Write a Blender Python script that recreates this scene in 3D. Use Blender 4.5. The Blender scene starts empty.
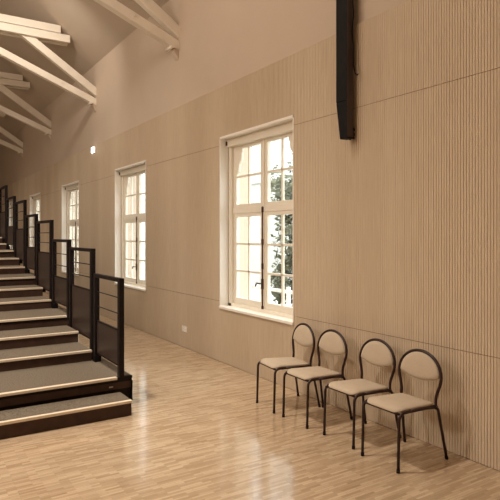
import bpy, bmesh, math, random
from mathutils import Vector, Matrix
random.seed(7)
sc = bpy.context.scene
col = sc.collection
R = math.radians

# ------------------------------------------------------------------ materials
def srgb(r, g, b):
    f = lambda v: (v/255/12.92) if v/255 <= .04045 else ((v/255+.055)/1.055)**2.4
    return (f(r), f(g), f(b), 1)

class NT:
    def __init__(self, name):
        self.m = bpy.data.materials.new(name); self.m.use_nodes = True
        self.t = self.m.node_tree; self.t.nodes.clear()
        self.out = self.n('ShaderNodeOutputMaterial')
    def n(self, kind, **kw):
        o = self.t.nodes.new(kind)
        for k, v in kw.items(): setattr(o, k, v)
        return o
    def l(self, a, b): self.t.links.new(a, b)
    def coord(self, scale=(1, 1, 1), loc=(0, 0, 0), rot=(0, 0, 0)):
        tc = self.n('ShaderNodeTexCoord'); mp = self.n('ShaderNodeMapping')
        mp.inputs['Scale'].default_value = scale; mp.inputs['Location'].default_value = loc
        mp.inputs['Rotation'].default_value = rot
        self.l(tc.outputs['Object'], mp.inputs['Vector']); return mp.outputs['Vector']
    def noise(self, vec, scale=5, detail=3, rough=.5):
        k = self.n('ShaderNodeTexNoise'); k.inputs['Scale'].default_value = scale
        k.inputs['Detail'].default_value = detail; k.inputs['Roughness'].default_value = rough
        self.l(vec, k.inputs['Vector']); return k.outputs['Fac']
    def ramp(self, fac, *stops):
        r = self.n('ShaderNodeValToRGB'); e = r.color_ramp.elements
        e[0].position, e[0].color = stops[0]; e[1].position, e[1].color = stops[-1]
        for p, c in stops[1:-1]:
            q = e.new(p); q.color = c
        self.l(fac, r.inputs['Fac']); return r.outputs['Color']
    def mix(self, fac, a, b, mode='MIX'):
        x = self.n('ShaderNodeMix', data_type='RGBA', blend_type=mode)
        for s, v in ((x.inputs['Factor'], fac), (x.inputs['A'], a), (x.inputs['B'], b)):
            if hasattr(v, 'is_linked'): self.l(v, s)
            else: s.default_value = v
        return x.outputs['Result']
    def bsdf(self, color, rough=.6, spec=.4, metal=0, bump=None, bstr=.2, bdist=.01):
        p = self.n('ShaderNodeBsdfPrincipled')
        for s, v in ((p.inputs['Base Color'], color), (p.inputs['Roughness'], rough)):
            if hasattr(v, 'is_linked'): self.l(v, s)
            else: s.default_value = v
        p.inputs['Metallic'].default_value = metal; p.inputs['Specular IOR Level'].default_value = spec
        if bump is not None:
            b = self.n('ShaderNodeBump'); b.inputs['Strength'].default_value = bstr
            b.inputs['Distance'].default_value = bdist
            self.l(bump, b.inputs['Height']); self.l(b.outputs['Normal'], p.inputs['Normal'])
        self.l(p.outputs['BSDF'], self.out.inputs['Surface']); return p

M = {}
def simple(name, c, rough=.6, spec=.4, metal=0, var=.12, scale=6, bstr=.05):
    k = NT(name); v = k.coord(); nz = k.noise(v, scale, 4)
    d = tuple(x*(1-var) for x in c[:3])+(1,); u = tuple(min(1, x*(1+var)) for x in c[:3])+(1,)
    k.bsdf(k.ramp(nz, (.3, d), (.7, u)), rough, spec, metal, k.noise(v, scale*12, 3), bstr, .002)
    M[name] = k.m
simple('plaster', srgb(204, 186, 167), .85, .2, var=.03, scale=1.2)
simple('ceiling_paint', srgb(198, 182, 164), .85, .2, var=.03, scale=1.0)
simple('beam_paint', srgb(236, 226, 210), .6, .3, var=.05, scale=3)
simple('frame_paint', srgb(238, 230, 214), .45, .4, var=.02, scale=4)
simple('liner_paint', srgb(244, 238, 228), .45, .4, var=.02, scale=4)
simple('chair_metal', srgb(46, 22, 20), .42, .4, var=.1, scale=20)
simple('rubber', srgb(30, 22, 20), .8, .2)
simple('rail_metal', srgb(20, 10, 10), .55, .25, var=.12, scale=10)
simple('panel_metal', srgb(56, 43, 37), .42, .5, var=.1, scale=25, bstr=.1)
simple('riser_board', srgb(70, 50, 40), .6, .3, var=.15, scale=14)
simple('black_board', srgb(32, 22, 20), .7, .25, var=.15, scale=10)
simple('nosing', srgb(232, 216, 192), .5, .4, var=.05, scale=30)
simple('black_metal', srgb(13, 8, 8), .65, .2, var=.15, scale=8)
simple('lit_face_metal', srgb(66, 52, 47), .5, .4, var=.1, scale=8)  # paler version of the post's black metal, for its better lit face
simple('joint', srgb(150, 118, 88), .8, .1)
simple('steel', srgb(190, 180, 168), .35, .5, .8)
simple('bolt_metal', srgb(74, 44, 34), .4, .5, .3, var=.2, scale=30)
simple('white_plastic', srgb(238, 230, 218), .4, .5)
simple('outer_stone', srgb(225, 224, 220), .85, .2, var=.05, scale=3)
simple('pale_ground', srgb(196, 192, 184), .9, .2, var=.1, scale=1)
simple('slate', srgb(170, 170, 172), .7, .3)
simple('bark', srgb(92, 80, 68), .9, .1, var=.3, scale=9, bstr=.5)
simple('house_render', srgb(200, 200, 197), .85, .2, var=.05, scale=.7)
simple('white_rail', srgb(240, 240, 238), .5, .4)

k = NT('foliage'); v = k.coord(); nz = k.noise(v, 1.7, 3)
k.bsdf(k.ramp(nz, (.3, srgb(72, 76, 58)), (.7, srgb(130, 128, 104))), .7, .3); M['foliage'] = k.m

# carpet on the decks
k = NT('carpet'); v = k.coord(); nz = k.noise(v, 70, 3); n2 = k.noise(v, 5, 3)
c1 = k.ramp(nz, (.35, srgb(78, 71, 62)), (.65, srgb(130, 120, 106)))
k.bsdf(k.mix(n2, c1, srgb(114, 101, 86)), .95, .1, 0, nz, .4, .003); M['carpet'] = k.m
# chair cloth
k = NT('seat_cloth'); v = k.coord(); nz = k.noise(v, 300, 2); n2 = k.noise(v, 9, 3)
c1 = k.ramp(nz, (.3, srgb(182, 165, 143)), (.7, srgb(204, 188, 166)))
k.bsdf(k.mix(.3, c1, k.ramp(n2, (.3, srgb(182, 165, 144)), (.7, srgb(202, 186, 164)))), .9, .15, 0, nz, .25, .002)
M['seat_cloth'] = k.m
# grooved oak cladding: vertical grain, slight difference rib to rib and panel to panel
k = NT('grooved_oak')
g = k.noise(k.coord((1, 30, .9)), 3.2, 4, .6)
p = k.noise(k.coord((1, 1.6, .02)), 1.0, 1)
c1 = k.ramp(g, (.25, srgb(200, 183, 159)), (.55, srgb(213, 197, 174)), (.8, srgb(222, 208, 186)))
c2 = k.ramp(p, (.35, srgb(244, 238, 232)), (.65, srgb(255, 252, 249)))
k.bsdf(k.mix(1.0, c1, c2, 'MULTIPLY'), .6, .3, 0, g, .08, .002); M['oak'] = k.m
# mosaic strip parquet, strips run across the hall (along x)
k = NT('parquet')
br = k.n('ShaderNodeTexBrick'); v = k.coord()
k.l(v, br.inputs['Vector'])
br.offset = .37; br.offset_frequency = 2; br.squash = 1
for nm, val in (('Scale', 1), ('Mortar Size', .0007), ('Mortar Smooth', .3), ('Bias', 0), ('Brick Width', .17), ('Row Height', .022)):
    br.inputs[nm].default_value = val
br.inputs['Color1'].default_value = srgb(164, 137, 107); br.inputs['Color2'].default_value = srgb(218, 195, 166)
br.inputs['Mortar'].default_value = srgb(126, 98, 70)
gr = k.noise(k.coord((3, 60, 1)), 2.2, 4, .6); n3 = k.noise(k.coord((.8, .8, 1)), 1.0, 3)
cc = k.mix(.35, br.outputs['Color'], k.ramp(gr, (.3, srgb(176, 153, 124)), (.7, srgb(210, 191, 162))))
cc = k.mix(1.0, cc, k.ramp(n3, (.3, srgb(240, 234, 228)), (.7, srgb(255, 255, 255))), 'MULTIPLY')
rg = k.ramp(n3, (.3, (.10,)*3+(1,)), (.7, (.15,)*3+(1,)))
k.bsdf(cc, rg, .75, 0, gr, .04, .002); M['parquet'] = k.m
# window glass (thin pane: mostly clear, mirror at grazing angles)
k = NT('window_glass')
tr = k.n('ShaderNodeBsdfTransparent'); gl = k.n('ShaderNodeBsdfGlossy'); mx = k.n('ShaderNodeMixShader'); fr = k.n('ShaderNodeLayerWeight'); pw = k.n('ShaderNodeMath', operation='POWER'); ma = k.n('ShaderNodeMath', operation='MULTIPLY_ADD')
tr.inputs['Color'].default_value = (.96, .98, .97, 1); gl.inputs['Roughness'].default_value = .02; fr.inputs['Blend'].default_value = .5
pw.inputs[1].default_value = 5; ma.inputs[1].default_value = .6; ma.inputs[2].default_value = .03
k.l(fr.outputs['Facing'], pw.inputs[0]); k.l(pw.outputs[0], ma.inputs[0]); k.l(ma.outputs[0], mx.inputs[0]); k.l(tr.outputs[0], mx.inputs[1]); k.l(gl.outputs[0], mx.inputs[2]); k.l(mx.outputs[0], k.out.inputs[0])
M['glass'] = k.m
k = NT('lit_diffuser'); e = k.n('ShaderNodeEmission'); e.inputs['Color'].default_value = (1, .96, .9, 1); e.inputs['Strength'].default_value = 9
k.l(e.outputs[0], k.out.inputs[0]); M['lit'] = k.m

# ------------------------------------------------------------------ mesh helpers
def box(bm, a, b):
    x0, y0, z0 = a; x1, y1, z1 = b
    vs = [bm.verts.new(c) for c in ((x0,y0,z0),(x1,y0,z0),(x1,y1,z0),(x0,y1,z0),(x0,y0,z1),(x1,y0,z1),(x1,y1,z1),(x0,y1,z1))]
    for f in ((0,3,2,1),(4,5,6,7),(0,1,5,4),(1,2,6,5),(2,3,7,6),(3,0,4,7)):
        bm.faces.new([vs[i] for i in f])
def prism(bm, pts, axis, a, b):
    """pts: outline in the plane across axis ('x': (y,z), 'y': (x,z), 'z': (x,y))"""
    def P(p, t): return {'x': (t, p[0], p[1]), 'y': (p[0], t, p[1]), 'z': (p[0], p[1], t)}[axis]
    A = [bm.verts.new(P(p, a)) for p in pts]; B = [bm.verts.new(P(p, b)) for p in pts]
    bm.faces.new(A); bm.faces.new(B[::-1])
    n = len(pts)
    for i in range(n): bm.faces.new((A[i], B[i], B[(i+1) % n], A[(i+1) % n]))
def bar(bm, p, q, w, d, up=(0, 1, 0)):
    """rectangular bar from p to q; d along up, w across"""
    p, q, up = Vector(p), Vector(q), Vector(up)
    t = (q-p).normalized(); s = t.cross(up).normalized(); u = s.cross(t).normalized()
    vs = [bm.verts.new(o + s*w/2*i + u*d/2*j) for o in (p, q) for i, j in ((-1,-1),(1,-1),(1,1),(-1,1))]
    for f in ((0,1,2,3),(7,6,5,4),(0,4,5,1),(1,5,6,2),(2,6,7,3),(3,7,4,0)): bm.faces.new([vs[i] for i in f])
def smooth_path(pts, rad, n=6):
    pts = [Vector(p) for p in pts]; out = [pts[0]]
    for i in range(1, len(pts)-1):
        a, b, c = pts[i-1], pts[i], pts[i+1]
        r = min(rad, (a-b).length*.49, (c-b).length*.49)
        p, q = b+(a-b).normalized()*r, b+(c-b).normalized()*r
        for j in range(n+1):
            t = j/n; out.append(p*(1-t)**2 + b*2*t*(1-t) + q*t*t)
    return out+[pts[-1]]
def tube(bm, pts, r, seg=10):
    pts = [Vector(p) for p in pts]; rings = []; u = None
    for i, p in enumerate(pts):
        t = (pts[min(i+1, len(pts)-1)]-pts[max(i-1, 0)]).normalized()
        if u is None:
            u = t.orthogonal().normalized()
        u = (u - t*u.dot(t)).normalized(); w = t.cross(u)
        rings.append([bm.verts.new(p + (u*math.cos(2*math.pi*j/seg)+w*math.sin(2*math.pi*j/seg))*r) for j in range(seg)])
    for a, b in zip(rings, rings[1:]):
        for j in range(seg):
            f = bm.faces.new((a[j], a[(j+1) % seg], b[(j+1) % seg], b[j])); f.smooth = True
    bm.faces.new(rings[0][::-1]); bm.faces.new(rings[-1])
def cyl(bm, p, q, r, seg=14): tube(bm, [p, q], r, seg)
def obj(name, bm, mat, parent=None, bevel=0, smooth=False, seg=2):
    bmesh.ops.recalc_face_normals(bm, faces=bm.faces)
    me = bpy.data.meshes.new(name); bm.to_mesh(me); bm.free()
    if smooth:
        for f in me.polygons: f.use_smooth = True
    for m in (mat if isinstance(mat, (list, tuple)) else [mat]): me.materials.append(m)
    o = bpy.data.objects.new(name, me); col.objects.link(o)
    if parent: o.parent = parent
    if bevel:
        b = o.modifiers.new('bevel', 'BEVEL'); b.width = bevel; b.segments = seg; b.limit_method = 'ANGLE'
    return o
def bx(name, mat, parent, *boxes, bevel=0):
    bm = bmesh.new()
    for a, b in boxes: box(bm, a, b)
    return obj(name, bm, mat, parent, bevel)
def tag(o, label=None, cat=None, group=None, kind=None):
    for kk, vv in (('label', label), ('category', cat), ('group', group), ('kind', kind)):
        if vv: o[kk] = vv
    return o
def empty(name, loc=(0, 0, 0), rz=0):
    o = bpy.data.objects.new(name, None); o.empty_display_size = .2
    o.location = loc; o.rotation_euler = (0, 0, rz); col.objects.link(o); return o
def struct(o): o['kind'] = 'structure'; return o
def copy_tree(o, parent=None):
    c = o.copy(); col.objects.link(c)
    if parent: c.parent = parent
    for ch in list(o.children): copy_tree(ch, c)
    return c

# ------------------------------------------------------------------ room shell
WX = 3.74           # face of the oak cladding on the right wall (wall runs along +y)
PX = 3.765          # plaster face
OX = 4.22           # outer face
Y0, Y1 = -4.0, 28.0
RIDGE = -1.3; LX = 2*RIDGE-PX
EAVE = 5.65; SLOPE = .83
WIN = [(4.91+4.38*i, 6.60+4.38*i) for i in range(5)]
WZ0, WZ1 = .737, 3.11

struct(bx('floor', M['parquet'], None, ((LX-.3, Y0-.3, -.2), (OX, Y1+.3, 0))))
# right wall: plaster with five openings
bm = bmesh.new()
box(bm, (PX, Y0, 0), (OX, Y1, WZ0-.02)); box(bm, (PX, Y0, WZ1+.02), (OX, Y1, EAVE+.25))
ys = [Y0]+[e for w in WIN for e in (w[0]-.02, w[1]+.02)]+[Y1]
for a, b in zip(ys[::2], ys[1::2]): box(bm, (PX, a, WZ0-.02), (OX, b, WZ1+.02))
struct(obj('wall_right', bm, M['plaster']))
struct(bx('wall_left', M['plaster'], None, ((LX-.4, Y0, 0), (LX, Y1, EAVE+.25))))
ridge_z = EAVE+SLOPE*(PX-RIDGE)
for nm, ya, yb in (('wall_front', Y0-.3, Y0), ('wall_back', Y1, Y1+.3)):
    bm = bmesh.new()
    prism(bm, [(LX-.4, 0), (OX, 0), (OX, EAVE), (PX, EAVE), (RIDGE, ridge_z), (LX, EAVE), (LX-.4, EAVE)], 'y', ya, yb)
    struct(obj(nm, bm, M['plaster']))
bm = bmesh.new()
for s in (1, -1):
    ex = RIDGE+s*(PX-RIDGE)
    e2 = ex+s*.5
    prism(bm, [(RIDGE, ridge_z), (e2, EAVE-.5*SLOPE), (e2, EAVE-.5*SLOPE+.2), (RIDGE, ridge_z+.2)], 'y', Y0-.3, Y1+.3)
ce = struct(obj('ceiling', bm, M['ceiling_paint']))

# grooved cladding: three bands of ribs between open joints, cut around the windows
def cladding(name, z0, z1):
    bm = bmesh.new(); pitch = .026; gw = .006; gd = .0042
    nrib = int((Y1-Y0)/pitch)
    def q(a, b, c, d): bm.faces.new([bm.verts.new(p) for p in (a, b, c, d)])
    def segs(y0, y1):
        ym = (y0+y1)/2
        for a, b in WIN:
            if a < ym < b:
                r = []
                if z0 < WZ0: r.append((z0, min(z1, WZ0)))
                if z1 > WZ1: r.append((max(z0, WZ1), z1))
                return r
        return [(z0, z1)]
    for i in range(nrib):
        ya = Y0+i*pitch; yb = ya+gw; yc = ya+pitch
        cuts = [ya, yc]
        for w in WIN:
            for e in w:
                if ya < e < yc: cuts.insert(1, e)
        for c0, c1 in zip(cuts, cuts[1:]):
            for a, b in segs(c0, c1):
                if b-a < .005: continue
                g1 = min(max(yb, c0), c1)
                if g1 > c0:
                    q((WX+gd, c0, a), (WX+gd, g1, a), (WX+gd, g1, b), (WX+gd, c0, b))
                    q((WX, c0, a), (WX+gd, c0, a), (WX+gd, c0, b), (WX, c0, b))
                    q((WX, g1, a), (WX+gd, g1, a), (WX+gd, g1, b), (WX, g1, b))
                if c1 > g1:
                    q((WX, g1, a), (WX, c1, a), (WX, c1, b), (WX, g1, b))
                q((WX, g1, b), (WX, c1, b), (PX-.002, c1, b), (PX-.002, g1, b))
                q((WX, g1, a), (WX, c1, a), (PX-.002, c1, a), (PX-.002, g1, a))
    return struct(obj(name, bm, M['oak']))
cladding('trim_1', .005, .8355)
cladding('trim_2', .8415, 2.989)
cladding('trim_3', 2.995, 3.80)
struct(bx('trim_4', M['joint'], None,
    *[((WX+.0055, a+.02, z), (PX-.001, b-.02, z+.006)) for z in (.8355, 2.989) for a, b in zip(ys[::2], ys[1::2]) if z < WZ1]))

# ------------------------------------------------------------------ windows (origin: middle of the sill line on the cladding face)
W2 = (WIN[0][1]-WIN[0][0])/2; HH = WZ1-WZ0
def make_window():
    w = empty('window_1'); struct(w)
    lin = M['liner_paint']; fp = M['frame_paint']
    st = lambda o: struct(o)
    t = .018
    st(bx('casing', lin, w, ((-.006, -W2, 0), (.12, -W2+t, HH)), ((-.006, W2-t, 0), (.12, W2, HH)),
       ((-.006, -W2, HH-.03), (.12, W2, HH)), bevel=.002))
    st(bx('sill', lin, w, ((-.02, -W2, -.0), (.16, W2, .035)), bevel=.004))
    st(bx('head_board', fp, w, ((.095, -W2+t, HH-.135), (.128, W2-t, HH-.03)), bevel=.003))
    st(bx('blind_clip', M['bolt_metal'], w, ((.075, W2-.045, HH-.115), (.095, W2-.03, HH-.06))))
    a = W2-t
    fx0, fx1 = .13, .24
    top = HH-.10
    tz = 1.29          # bottom of the transom
    st(bx('fixed_frame', fp, w, ((fx0, -a, .035), (fx1, -a+.075, top)), ((fx0, a-.075, .035), (fx1, a, top)),
       ((fx0, -a, top-.04), (fx1, a, top)), ((fx0, -a, .035), (fx1, a, .075)), ((.158, -a+.07, tz+.02), (fx1, a-.07, tz+.10)), bevel=.004))
    # sashes: two lower casements of 2 x 3 panes, two upper lights of 2 x 2 panes
    for s in (-1, 1):
        for (z0, z1, rows, lb, lt) in ((.075, tz+.02, 3, .085, .045), (tz+.10, top-.04, 2, .045, .04)):
            y0, y1 = sorted((s*.022, s*(a-.075)))
            st_w = .075
            sx0, sx1 = .165, .215
            bm = bmesh.new()
            inner = [y0+(.075 if s < 0 else .055), y1-(.055 if s < 0 else .075)]
            box(bm, (sx0, y0, z0), (sx1, inner[0], z1)); box(bm, (sx0, inner[1], z0), (sx1, y1, z1))
            box(bm, (sx0, inner[0], z0), (sx1, inner[1], z0+lb)); box(bm, (sx0, inner[0], z1-lt), (sx1, inner[1], z1))
            sash = st(obj('sash', bm, fp, w, .004))
            bm = bmesh.new(); ym = sum(inner)/2; g0, g1 = z0+lb, z1-lt
            box(bm, (sx0+.008, ym-.014, g0), (sx1-.008, ym+.014, g1))
            for r in range(1, rows):
                zz = g0+(g1-g0)*r/rows
                box(bm, (sx0+.008, inner[0], zz-.014), (sx1-.008, inner[1], zz+.014))
            st(obj('glazing_bars', bm, fp, sash, .003))
            st(bx('pane', M['glass'], sash, ((.188, inner[0]-.005, g0-.005), (.192, inner[1]+.005, g1+.005))))
            if rows == 2:      # carved shoulder in the outer top corner of the upper light
                yo = inner[0] if s < 0 else inner[1]; d = -s
                pr = [(-.01, .01), (.15, .01), (.15, -.04), (.13, -.07), (.132, -.11), (.118, -.16), (.075, -.20), (.062, -.26), (.05, -.31), (.015, -.34), (-.01, -.36)]
                bm = bmesh.new(); prism(bm, [(yo+d*p[0], g1+p[1]) for p in pr], 'x', sx0+.002, sx1-.012)
                st(obj('carved_shoulder', bm, fp, sash))
    st(bx('meeting_stile', fp, w, ((.15, -.024, .075), (.222, .024, top-.04)), bevel=.005))
    # espagnolette bolt
    bm = bmesh.new(); cyl(bm, (.14, 0, .06), (.14, 0, tz+.09), .008)
    for z in (.08, .62, .93, tz+.05): box(bm, (.135, -.016, z-.035), (.152, .016, z+.035))
    bolt = st(obj('espagnolette_bolt', bm, M['bolt_metal'], w))
    bm = bmesh.new(); cyl(bm, (.14, 0, .40), (.095, .0, .40), .008); tube(bm, smooth_path([(.095, 0, .40), (.09, .06, .405), (.085, .075, .36)], .02), .010)
    box(bm, (.132, -.018, .33), (.15, .018, .46))
    st(obj('handle', bm, M['bolt_metal'], bolt))
    # outer stone reveal and sill
    st(bx('outer_sill', M['outer_stone'], w, ((.24, -W2-.02, -.03), (.56, W2+.02, .03))))
    return w
w1 = make_window()
for i, (a, b) in enumerate(WIN):
    w = w1 if i == 0 else copy_tree(w1)
    w.name = 'window_%d' % (i+1); w.location = (WX, (a+b)/2, WZ0)

# ------------------------------------------------------------------ roof trusses
def make_truss():
    t = empty('roof_truss'); P = M['beam_paint']; zc = 6.16
    up = (0, 1, 0)
    for s in (1, -1):
        X = lambda d: (PX-RIDGE-d)*s           # distance d out from the wall
        fo = -.04
        bm = bmesh.new(); bar(bm, (X(-.1), 0, 4.785-.04), (X(5.03), 0, 4.785+.40*5.03), .145, .14, up); obj('scissor_brace', bm, P, t, .012)
        bm = bmesh.new(); bar(bm, (X(-.1), 0, 5.02-.07), (X(1.72), 0, 5.02+.667*1.72), .165, .13, up); obj('strut', bm, P, t, .012)
        bm = bmesh.new(); prism(bm, [(X(0), 4.56), (X(0), 4.72), (X(.09), 4.75), (X(.08), 4.68), (X(.03), 4.60)], 'y', -.06, .06)
        obj('corbel', bm, M['plaster'], t, .01)
        for d_, z_, l_, r_ in ((.13, 4.74, .12, .026), (1.9, 6.1, .13, .018), (.75, 5.10, .09, .02)):
            bm = bmesh.new(); cyl(bm, (X(d_), -l_, z_), (X(d_), l_, z_), r_); obj('bolt', bm, P, t)
    for y in (-.11, .11):
        for z in (zc-.09, zc+.085):
            bm = bmesh.new(); e = (PX-RIDGE)-.60-(z-zc+.09)*1.15
            bar(bm, (-e, y, z), (e, y, z), .165, .08, up); obj('collar_beam', bm, P, t, .01)
    bm = bmesh.new(); bar(bm, (0, 0, 6.6), (0, 0, ridge_z-.05), .2, .16, up); obj('king_post', bm, P, t, .012)
    return t
tr0 = make_truss()
TL = ['nearest white timber roof truss, foot at top centre, between the two largest windows',
      'second white timber roof truss at upper left, foot above the small lit wall lamp',
      'third white timber roof truss, dim behind the bright second truss at the left edge',
      'fourth white timber roof truss, very faint at the left edge below the third truss']
for i in range(4):
    t = tr0 if i == 0 else copy_tree(tr0)
    t.location = (RIDGE, 8.03+4.37*i, 0)
    tag(t, TL[i], 'roof truss', 'white timber roof trusses')

# ------------------------------------------------------------------ retractable seating stand
SX0, SX1, DX1 = -3.4, 1.872, 2.03
ROW, RISE = 2.0, .385
PY, PH = 5.43, .30
def lab(i, a): return a[i]
tiers = ['lowest wide grey carpeted deck of the seating stand, black edged, just above the bottom step',
         'second wide grey carpeted deck of the seating stand, three risers above the lowest deck',
         'third wide carpeted deck of the seating stand, beside the fifth guard rail from the front',
         'fourth carpeted deck of the seating stand, thin strip high at the left edge',
         'topmost carpeted deck of the seating stand, nearly edge on at the far left']
for i in range(5):
    y = PY+ROW*i; z = PH+RISE*i
    d = empty('seating_deck', (0, y, 0))
    tag(d, tiers[i], 'seating deck', 'decks of the seating stand')
    bx('deck_board', M['black_board'], d, ((SX0, 0, z-.055), (DX1, ROW-.013, z-.008)), bevel=.004)
    bx('carpet', M['carpet'], d, ((SX0, .035, z-.01), (DX1-.005, ROW-.013, z)))
    bx('nosing', M['nosing'], d, ((SX0, -.012, z-.026), (SX1, .045, z)), bevel=.003)
    bx('end_cap', M['black_board'], d, ((SX1+.001, -.012, z-.03), (DX1+.002, .034, z)), bevel=.003)
    bx('fascia', M['riser_board'], d, ((SX0, .008, z-.125), (DX1-.001, .03, z-.05)))
    base = .02 if i == 0 else z-RISE+.0
    bx('lower_riser', M['black_board'], d, ((SX0, .035, max(base, z-.26)), (DX1-.002, .055, z-.13)))
    bm = bmesh.new(); prism(bm, [(-.01, z-.05), (.10, z-.05), (.10, z-.26), (-.016, z-.26), (-.006, z-.22)], 'x', DX1-.006, DX1+.004)
    obj('side_plate', bm, M['black_metal'], d)
    for lx, ly in ((DX1-.10, .3), (DX1-.10, 1.7), (SX0+.05, .3), (SX0+.05, 1.7)):
        bx('support_leg', M['black_metal'], d, ((lx, ly, 0), (lx+.05, ly+.06, z-.055)))
    bx('side_skirt', M['black_board'], d, ((DX1-.03, .10, .02), (DX1-.02, ROW-.03, z-.05)))
    if i == 0: bx('latch', M['steel'], d, ((1.79, 0, z-.10), (1.83, .01, z-.088)))

s_lab = {(0, 1): 'first grey carpeted step up from the lowest deck, broad with a pale nosing',
         (0, 2): 'second grey carpeted step above the lowest deck, just below the second deck',
         (1, 1): 'first carpeted step up from the second deck, beside the fourth guard rail',
         (1, 2): 'second carpeted step above the second deck, just below the third deck',
         (2, 1): 'first carpeted step up from the third deck, beside the sixth guard rail',
         (2, 2): 'second carpeted step above the third deck, just below the fourth deck',
         (3, 1): 'first carpeted step up from the fourth deck at the far left edge',
         (3, 2): 'second carpeted step above the fourth deck at the far left edge'}
def step(y0, y1, zb, zt, label, x1=SX1):
    s = empty('step_box', (0, y0, zb)); h = zt-zb; L = y1-y0
    tag(s, label, 'step', 'carpeted steps of the seating stand')
    bx('box_body', M['riser_board'], s, ((SX0, .006, 0), (x1-.002, L, h-.008)), bevel=.003)
    bx('carpet', M['carpet'], s, ((SX0, .03, h-.008), (x1-.004, L, h)))
    bx('nosing', M['nosing'], s, ((SX0, -.008, h-.026), (x1, .045, h)), bevel=.003)
step(5.08, 5.43-.02, 0, .15, 'bottom grey carpeted step standing on the wood floor, dark brown front', 1.90)
for i in range(4):
    y = PY+ROW*i; z = PH+RISE*i
    step(6.30+ROW*i, PY+ROW*(i+1)-.014, z, z+.125, s_lab[(i, 1)])
    step(6.86+ROW*i, PY+ROW*(i+1)-.014, z+.125, z+.258, s_lab[(i, 2)])

RXC = 1.907
def rail(y0, y1, zfoot, ztop, zp0, zp1, label):
    r = empty('guard_rail', (RXC, y0, zfoot))
    tag(r, label, 'guard rail', 'guard rails of the seating stand')
    m = M['rail_metal']; L = y1-y0; t = ztop-zfoot; a, b = zp0-zfoot, zp1-zfoot
    for yy in (0, L):
        p = bx('post', m, r, ((-.026, yy-.034, 0), (.026, yy+.034, t)), bevel=.004)
        if yy: bx('foot_bracket', M['black_metal'], p, ((-.033, yy-.042, 0), (.045, yy+.042, .07)), bevel=.004)
    bx('top_rail', m, r, ((-.026, .034, t-.04), (.026, L-.034, t)), bevel=.004)
    pan = bx('infill_panel', M['panel_metal'], r, ((-.006, .036, a), (.006, L-.036, b)))
    for e0, e1 in ((b-.012, b+.006), (a-.006, a+.010)): bx('panel_edge', m, pan, ((-.010, .035, e0), (.010, L-.035, e1)))
    for kx in (1, 2):
        z = b+(t-.04-b)*kx/3
        bm = bmesh.new(); cyl(bm, (0, .03, z), (0, L-.03, z), .006, 8); obj('rod', bm, m, r)
ordn = ['first', 'second', 'third', 'fourth', 'fifth', 'sixth', 'seventh', 'eighth']
where = ['nearest the camera, standing on the lowest deck',
         'with tall panel, beside the steps above the lowest deck',
         'from the front, standing on the second deck',
         'with a tall panel, beside the steps above the second deck',
         'from the front, on the third deck',
         'with a tall panel, beside the steps above the third deck',
         'from the front, high up before the farthest window',
         'and highest, cut by the left edge of the photo']
for i in range(4):
    z = PH+RISE*i; y = ROW*i+[0, .03, .10, .15][i]
    up_ = [0, 0, .025, .06][i]
    rail(5.42+y, 6.24+y, z, z+1.01+up_, z+.105, z+.475, '%s dark brown guard rail %s' % (ordn[2*i], where[2*i]))
    y = ROW*i+[0, .06, .10, .15][i]
    rail(6.39+y, min(7.32+y, 7.37+ROW*i), z, z+1.295+up_, z+.225, z+.80, '%s dark brown guard rail %s' % (ordn[2*i+1], where[2*i+1]))

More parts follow.
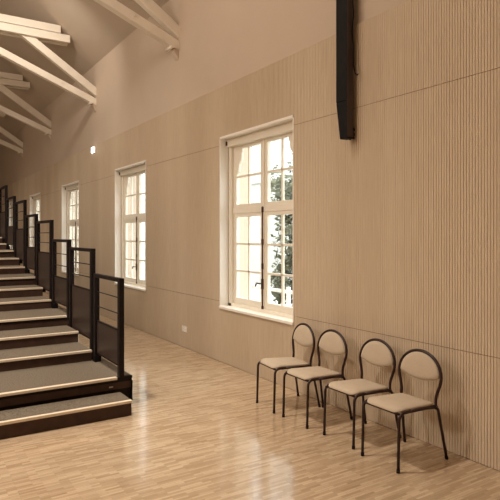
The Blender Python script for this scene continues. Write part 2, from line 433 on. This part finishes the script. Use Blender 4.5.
# ------------------------------------------------------------------ chairs (local +x = the way the sitter faces)
def make_chair():
    c = empty('school_chair'); m = M['chair_metal']; r = .0115
    for s in (1, -1):
        bm = bmesh.new()
        tube(bm, smooth_path([(.262, s*.186, 0), (.250, s*.186, .432), (.13, s*.186, .430)], .065, 8), r)
        lg = obj('leg', bm, m, c)
        bm = bmesh.new(); cyl(bm, (.262, s*.186, 0), (.261, s*.186, .028), .0135); obj('foot_cap', bm, M['rubber'], lg)
        bm = bmesh.new(); tube(bm, [(.132, s*.186, .430), (-.05, s*.184, .424), (-.175, s*.180, .412)], r); obj('seat_rail', bm, m, c)
        bm = bmesh.new(); tube(bm, smooth_path([(-.150, s*.182, .413), (-.178, s*.186, .40), (-.252, s*.212, 0)], .03, 5), r)
        lg = obj('leg', bm, m, c)
        bm = bmesh.new(); cyl(bm, (-.252, s*.212, 0), (-.246, s*.210, .028), .0135); obj('foot_cap', bm, M['rubber'], lg)
    for x_, z_ in ((.240, .424), (-.165, .412)):
        bm = bmesh.new(); cyl(bm, (x_, -.18, z_), (x_, .18, z_), .010); obj('cross_rail', bm, m, c)
    # hoop: waist above the seat, then a full round arch, leaning back
    def bxat(z): return -.164-.040*max(0, (z-.40))/.42
    prof = [(.180, .395), (.174, .45), (.176, .49), (.190, .54), (.205, .585), (.212, .63)]
    arch = [(.212*math.cos(R(a)), .63+.186*math.sin(R(a))) for a in range(10, 180, 10)]
    pts = [(y, z) for y, z in prof]+arch+[(-y, z) for y, z in prof[::-1]]
    P = [Vector((bxat(z), y, z)) for y, z in pts]
    # catmull-rom for a smooth tube
    S = []
    for i in range(len(P)-1):
        p0, p1, p2, p3 = P[max(i-1, 0)], P[i], P[i+1], P[min(i+2, len(P)-1)]
        for j in range(3):
            t = j/3
            S.append(.5*((2*p1)+(-p0+p2)*t+(2*p0-5*p1+4*p2-p3)*t*t+(-p0+3*p1-3*p2+p3)*t**3))
    S.append(P[-1])
    bm = bmesh.new(); tube(bm, S, r+.0005); obj('back_frame', bm, m, c)
    # padded D-shaped backrest inside the arch
    out = [(.196*math.cos(R(a)), .634+.172*math.sin(R(a))) for a in range(0, 181, 9)]
    for j in range(1, 13):
        t = j/13; y = -.196+.392*t
        out.append((y, .634-.045*math.sin(math.pi*t)**.8))
    cy, cz = 0, .70
    bm = bmesh.new(); rings = []
    for sc_, dx in ((1.0, 0), (1.0, .010), (.95, .019), (.75, .024), (.4, .027)):
        rings.append([bm.verts.new((bxat(cz+(z-cz)*sc_)-.004+dx, cy+(y-cy)*sc_, cz+(z-cz)*sc_)) for y, z in out])
    back = [bm.verts.new((bxat(cz+(z-cz)*s2)-.012, y*s2, cz+(z-cz)*s2)) for s2 in (.96,) for y, z in out]
    n = len(out)
    seq = [back]+rings
    for a, b in zip(seq, seq[1:]):
        for i in range(n): bm.faces.new((a[i], a[(i+1) % n], b[(i+1) % n], b[i])).smooth = True
    bm.faces.new(back[::-1]); bm.faces.new(rings[-1])
    obj('backrest', bm, M['seat_cloth'], c)
    # seat pad
    def outline(k):
        pts = []
        fw, rw, f, b = .182*k, .172*k, .252, -.172
        for (cx_, cy_, a0, rr) in ((f-.06, fw-.06, 0, .06), (b+.04, rw-.04, 90, .04), (b+.04, -rw+.04, 180, .04), (f-.06, -fw+.06, 270, .06)):
            for j in range(7):
                a = R(a0+15*j); pts.append((cx_+rr*math.cos(a), cy_+rr*math.sin(a)))
        return pts
    o0 = outline(1); n = len(o0); bm = bmesh.new(); rings = []
    for k_, z in ((.93, .437), (.985, .441), (.995, .449), (.97, .457), (.90, .462), (.6, .466), (.25, .467)):
        ring = []
        for x, y in o0:
            xx = .048+(x-.048)*k_; yy = y*k_
            dz = -.020*max(0, (xx-.17)/.09)**2 - .05*max(0, .17-xx)
            ring.append(bm.verts.new((xx, yy, z+dz)))
        rings.append(ring)
    for a, b in zip(rings, rings[1:]):
        for i in range(n): bm.faces.new((a[i], a[(i+1) % n], b[(i+1) % n], b[i])).smooth = True
    bm.faces.new(rings[0][::-1]); bm.faces.new(rings[-1])
    obj('seat', bm, M['seat_cloth'], c)
    return c
ch0 = make_chair()
spots = [(3.353, 2.977, 179.5, 'beige padded chair with brown tube frame, nearest the camera and rightmost of the row'),
         (3.393, 3.486, 179, 'beige padded chair second from the right in the row along the wall'),
         (3.371, 4.062, 179, 'beige padded chair second from the left, its front overlapping the leftmost chair'),
         (3.382, 4.544, 173, 'beige padded chair at the left end of the row, under the window corner')]
for i, (x, y, a, L) in enumerate(spots):
    c = ch0 if i == 0 else copy_tree(ch0)
    c.location = (x, y, 0); c.rotation_euler = (0, 0, R(a))
    tag(c, L, 'chair', 'row of chairs along the wall')

# ------------------------------------------------------------------ black hanging post by the wall
hp = empty('hanging_post', (3.655, 3.985, 0))
tag(hp, 'tall black steel post hanging in front of the wall, tapered foot and loose cable', 'post')
def hollow(bm, z0, z1, ya0, ya1, yb0, yb1, xa, xb):
    # channel with a web and side lips, tapering from (ya0,ya1) at z0 to (yb0,yb1) at z1
    vs = [bm.verts.new(p) for p in ((xa, ya0, z0), (xb, ya0, z0), (xb, ya1, z0), (xa, ya1, z0), (xa, yb0, z1), (xb, yb0, z1), (xb, yb1, z1), (xa, yb1, z1))]
    for f in ((0,3,2,1),(4,5,6,7),(0,1,5,4),(1,2,6,5),(2,3,7,6),(3,0,4,7)): bm.faces.new([vs[i] for i in f])
ZT = EAVE+SLOPE*(PX-3.655)+.05
bm = bmesh.new(); hollow(bm, 3.05, ZT, -.075, .075, -.075, .075, -.045, .045); obj('shaft', bm, M['black_metal'], hp, .005)
bx('lit_face_flange', M['lit_face_metal'], hp, ((-.040, -.079, 2.70), (.040, -.075, ZT-.1)))  # flange paler than the shaft: the face's stronger light is put into its colour
bm = bmesh.new(); hollow(bm, 2.685, 3.048, -.075, .02, -.075, .073, -.045, .045); obj('tapered_foot', bm, M['black_metal'], hp, .005)
for y in (-.06, -.005):
    bm = bmesh.new(); prism(bm, [(.045, 2.69), (.080, 2.685), (.082, 2.78), (.07, 2.80), (.06, 2.76), (.045, 2.75)], 'y', y, y+.015)
    br_ = obj('wall_bracket', bm, M['black_metal'], hp, .003)
for z in (2.71, 2.755):
    bm = bmesh.new(); cyl(bm, (.075, -.07, z), (.075, .02, z), .006); obj('bolt', bm, M['steel'], br_)
cz = [ZT-.2, 4.6, 4.2, 3.98, 3.88, 3.78, 3.68, 3.58, 3.46, 3.36, 3.30, 3.275, 3.29]
cx_ = [.055, .06, .07, .062, .075, .06, .055, .07, .066, .075, .09, .115, .125]
bm = bmesh.new(); tube(bm, smooth_path([(.02, .0-.055-(x-.055)*1.2-.03, z) for x, z in zip(cx_, cz)], .08, 4), .006, 8); obj('cable', bm, M['black_metal'], hp)

# ------------------------------------------------------------------ small wall things
so = empty('wall_socket', (WX, 7.70, .292)); tag(so, 'white double wall socket low on the oak cladding', 'socket')
bx('cover_plate', M['white_plastic'], so, ((-.012, -.085, -.045), (0, .085, .045)), bevel=.004)
for y in (-.04, .04):
    bm = bmesh.new(); cyl(bm, (-.014, y, 0), (-.005, y, 0), .024, 18)
    s_ = obj('socket_face', bm, M['liner_paint'], so)
    for dy in (-.009, .009):
        bm = bmesh.new(); cyl(bm, (-.0148, y+dy, 0), (-.0138, y+dy, 0), .003, 8); obj('pin_hole', bm, M['black_metal'], s_)
el = empty('emergency_light', (WX, 12.38, 3.69)); tag(el, 'small bright white emergency lamp high on the cladding above the third window gap', 'wall lamp')
el['label'] = 'small bright white lamp mounted at the top edge of the oak cladding'
bx('housing', M['white_plastic'], el, ((-.03, -.085, -.07), (PX-WX+.001, .085, .07)), bevel=.004)
bx('diffuser', M['lit'], el, ((-.055, -.075, -.06), (-.03, .075, .06)), bevel=.008)

# ------------------------------------------------------------------ outside
struct(bx('ground', M['pale_ground'], None, ((OX+.001, -30, -.5), (60, 80, -.3))))
bd = empty('building', (13, 34, -.3)); tag(bd, 'pale house front seen bright white through the windows', 'building')
bx('facade', M['house_render'], bd, ((0, -16.2, 0), (8, 16, 9)))
bx('cornice', M['outer_stone'], bd, ((-.25, -16.4, 8.7), (0, 16, 9.1)), ((-.1, -16.3, 4.3), (0, 16, 4.5)))
bm = bmesh.new(); prism(bm, [(-.4, 9.1), (8.4, 9.1), (4, 12)], 'y', -16.6, 16.4); obj('roof', bm, M['slate'], bd)
for j in range(5):
    for z in (1.2, 5.3):
        y = -8.5+j*5.2
        wn = bx('window', M['white_rail'], bd, ((-.06, y-.65, z), (.02, y-.55, z+2.2)), ((-.06, y+.55, z), (.02, y+.65, z+2.2)),
                ((-.06, y-.65, z+2.1), (.02, y+.65, z+2.2)), ((-.06, y-.65, z), (.02, y+.65, z+.1)), ((-.05, y-.03, z), (.02, y+.03, z+2.2)))
        bx('pane', M['white_rail'], wn, ((-.02, y-.56, z+.1), (-.005, y+.56, z+2.12)))
fe = empty('garden_railing', (5.9, 7.0, -.3)); tag(fe, 'white garden railing outside the large window, low in its right panes', 'railing')
bx('rail_bar', M['white_rail'], fe, ((-.02, -4, 1.0), (.02, 2.2, 1.06))); bx('rail_bar', M['white_rail'], fe, ((-.02, -4, .5), (.02, 2.2, .55)))
for j in range(6): bx('post', M['white_rail'], fe, ((-.03, -4+j*1.22, 0), (.03, -3.94+j*1.22, 1.12)), bevel=.005)

def tree(x, y, h, rad, seed, label):
    rnd = random.Random(seed)
    t = empty('tree', (x, y, -.3)); tag(t, label, 'tree', 'trees outside the large window')
    bm = bmesh.new()
    tube(bm, [(0, 0, 0), (.05, .02, h*.3), (.0, -.05, h*.6), (.05, 0, h*.9)], .11, 8)
    for j in range(9):
        a = rnd.uniform(0, 6.28); z = h*rnd.uniform(.3, .8); L = rad*rnd.uniform(.5, .95)
        tube(bm, [(0, 0, z), (L*.5*math.cos(a), L*.5*math.sin(a), z+.25), (L*math.cos(a), L*math.sin(a), z+.7)], .035, 6)
    obj('trunk', bm, M['bark'], t)
    bm = bmesh.new()
    g_ = lambda: max(-1.5, min(1.5, rnd.gauss(0, 1)))*rad*.5
    cl = [(g_(), g_(), h*rnd.uniform(.10, 1.0), rnd.uniform(.3, .65)) for _ in range(64)]
    for cx2, cy2, cz2, cr in cl:
        for _ in range(120):
            d = Vector((rnd.gauss(0, 1), rnd.gauss(0, 1), rnd.gauss(0, 1))).normalized()*cr*rnd.random()**.4
            p = Vector((cx2, cy2, cz2))+d; s = rnd.uniform(.06, .12)
            a = Vector((rnd.gauss(0, 1), rnd.gauss(0, 1), rnd.gauss(0, 1))).normalized(); b = a.orthogonal().normalized()
            bm.faces.new([bm.verts.new(p+v_) for v_ in (a*s, b*s*.5, -a*s, -b*s*.5)])
    obj('foliage', bm, M['foliage'], t)
tree(8.5, 9.85, 3.3, 1.25, 3, 'leafy tree seen in the right panes of the large window')
tree(12.35, 15.1, 4.5, 1.35, 5, 'smaller leafy tree farther back, seen through the large window')

# ------------------------------------------------------------------ light
w = bpy.data.worlds.new('sky'); sc.world = w; w.use_nodes = True
bg = w.node_tree.nodes['Background']; bg.inputs['Color'].default_value = (.93, .97, 1.0, 1); bg.inputs['Strength'].default_value = 4.6
def lamp(name, loc, power, size, ang=None, aim=None, color=(1, .91, .80)):
    d = bpy.data.lights.new(name, 'SPOT' if ang else 'POINT'); d.energy = power; d.shadow_soft_size = size; d.color = color
    if ang: d.spot_size = R(ang); d.spot_blend = 1
    o = bpy.data.objects.new(name, d); o.location = loc; col.objects.link(o)
    if aim: o.rotation_euler = (Vector(aim)-Vector(loc)).to_track_quat('-Z', 'Y').to_euler()
    return o
lamp('hall_or_fill_lamp', (-.07, 4.8, 7.7), 1650, .25, 88)
lamp('hall_or_fill_lamp', (-.6, 6.0, 6.4), 135, .4)  # added fill without a real fitting, brightens the upper wall
lamp('hall_or_fill_lamp', (1.84, 10.2, 6.3), 165, .10, 130, (2.6, 13.2, 4.2))
lamp('hall_or_fill_lamp', (-.07, 9.4, 7.2), 700, .3, 120)
lamp('hall_or_fill_lamp', (-.07, 15.0, 7.2), 600, .3, 110)
lamp('hall_or_fill_lamp', (-.07, 20.0, 7.2), 500, .3, 110)
lamp('hall_or_fill_lamp', (-4.6, 4.5, 5.2), 400, 1.0)  # added soft fill from the left, lifts the right wall and ceiling
lamp('hall_or_fill_lamp', (-4.6, 10.0, 5.6), 200, 1.0)  # another added soft fill, farther along the left side
lamp('hall_or_fill_lamp', (-4.6, 17.0, 5.6), 60, 1.0)  # weak added fill for the far end of the hall

# ------------------------------------------------------------------ camera
F = 546.0
cam = bpy.data.cameras.new('camera'); co = bpy.data.objects.new('camera', cam); col.objects.link(co)
cam.sensor_fit = 'HORIZONTAL'; cam.sensor_width = 36; cam.lens = 36*F/500
cam.shift_x = 0; cam.shift_y = -(250-235.3)/500
cam.clip_start = .05; cam.clip_end = 300
co.location = (0, 0, 1.75); co.rotation_euler = (R(90), 0, R(-32.7))
sc.camera = co
sc.view_settings.view_transform = 'Standard'; sc.view_settings.look = 'None'
sc.view_settings.exposure = 0; sc.view_settings.gamma = 1
try: sc.view_settings.use_curve_mapping = False
except Exception: pass
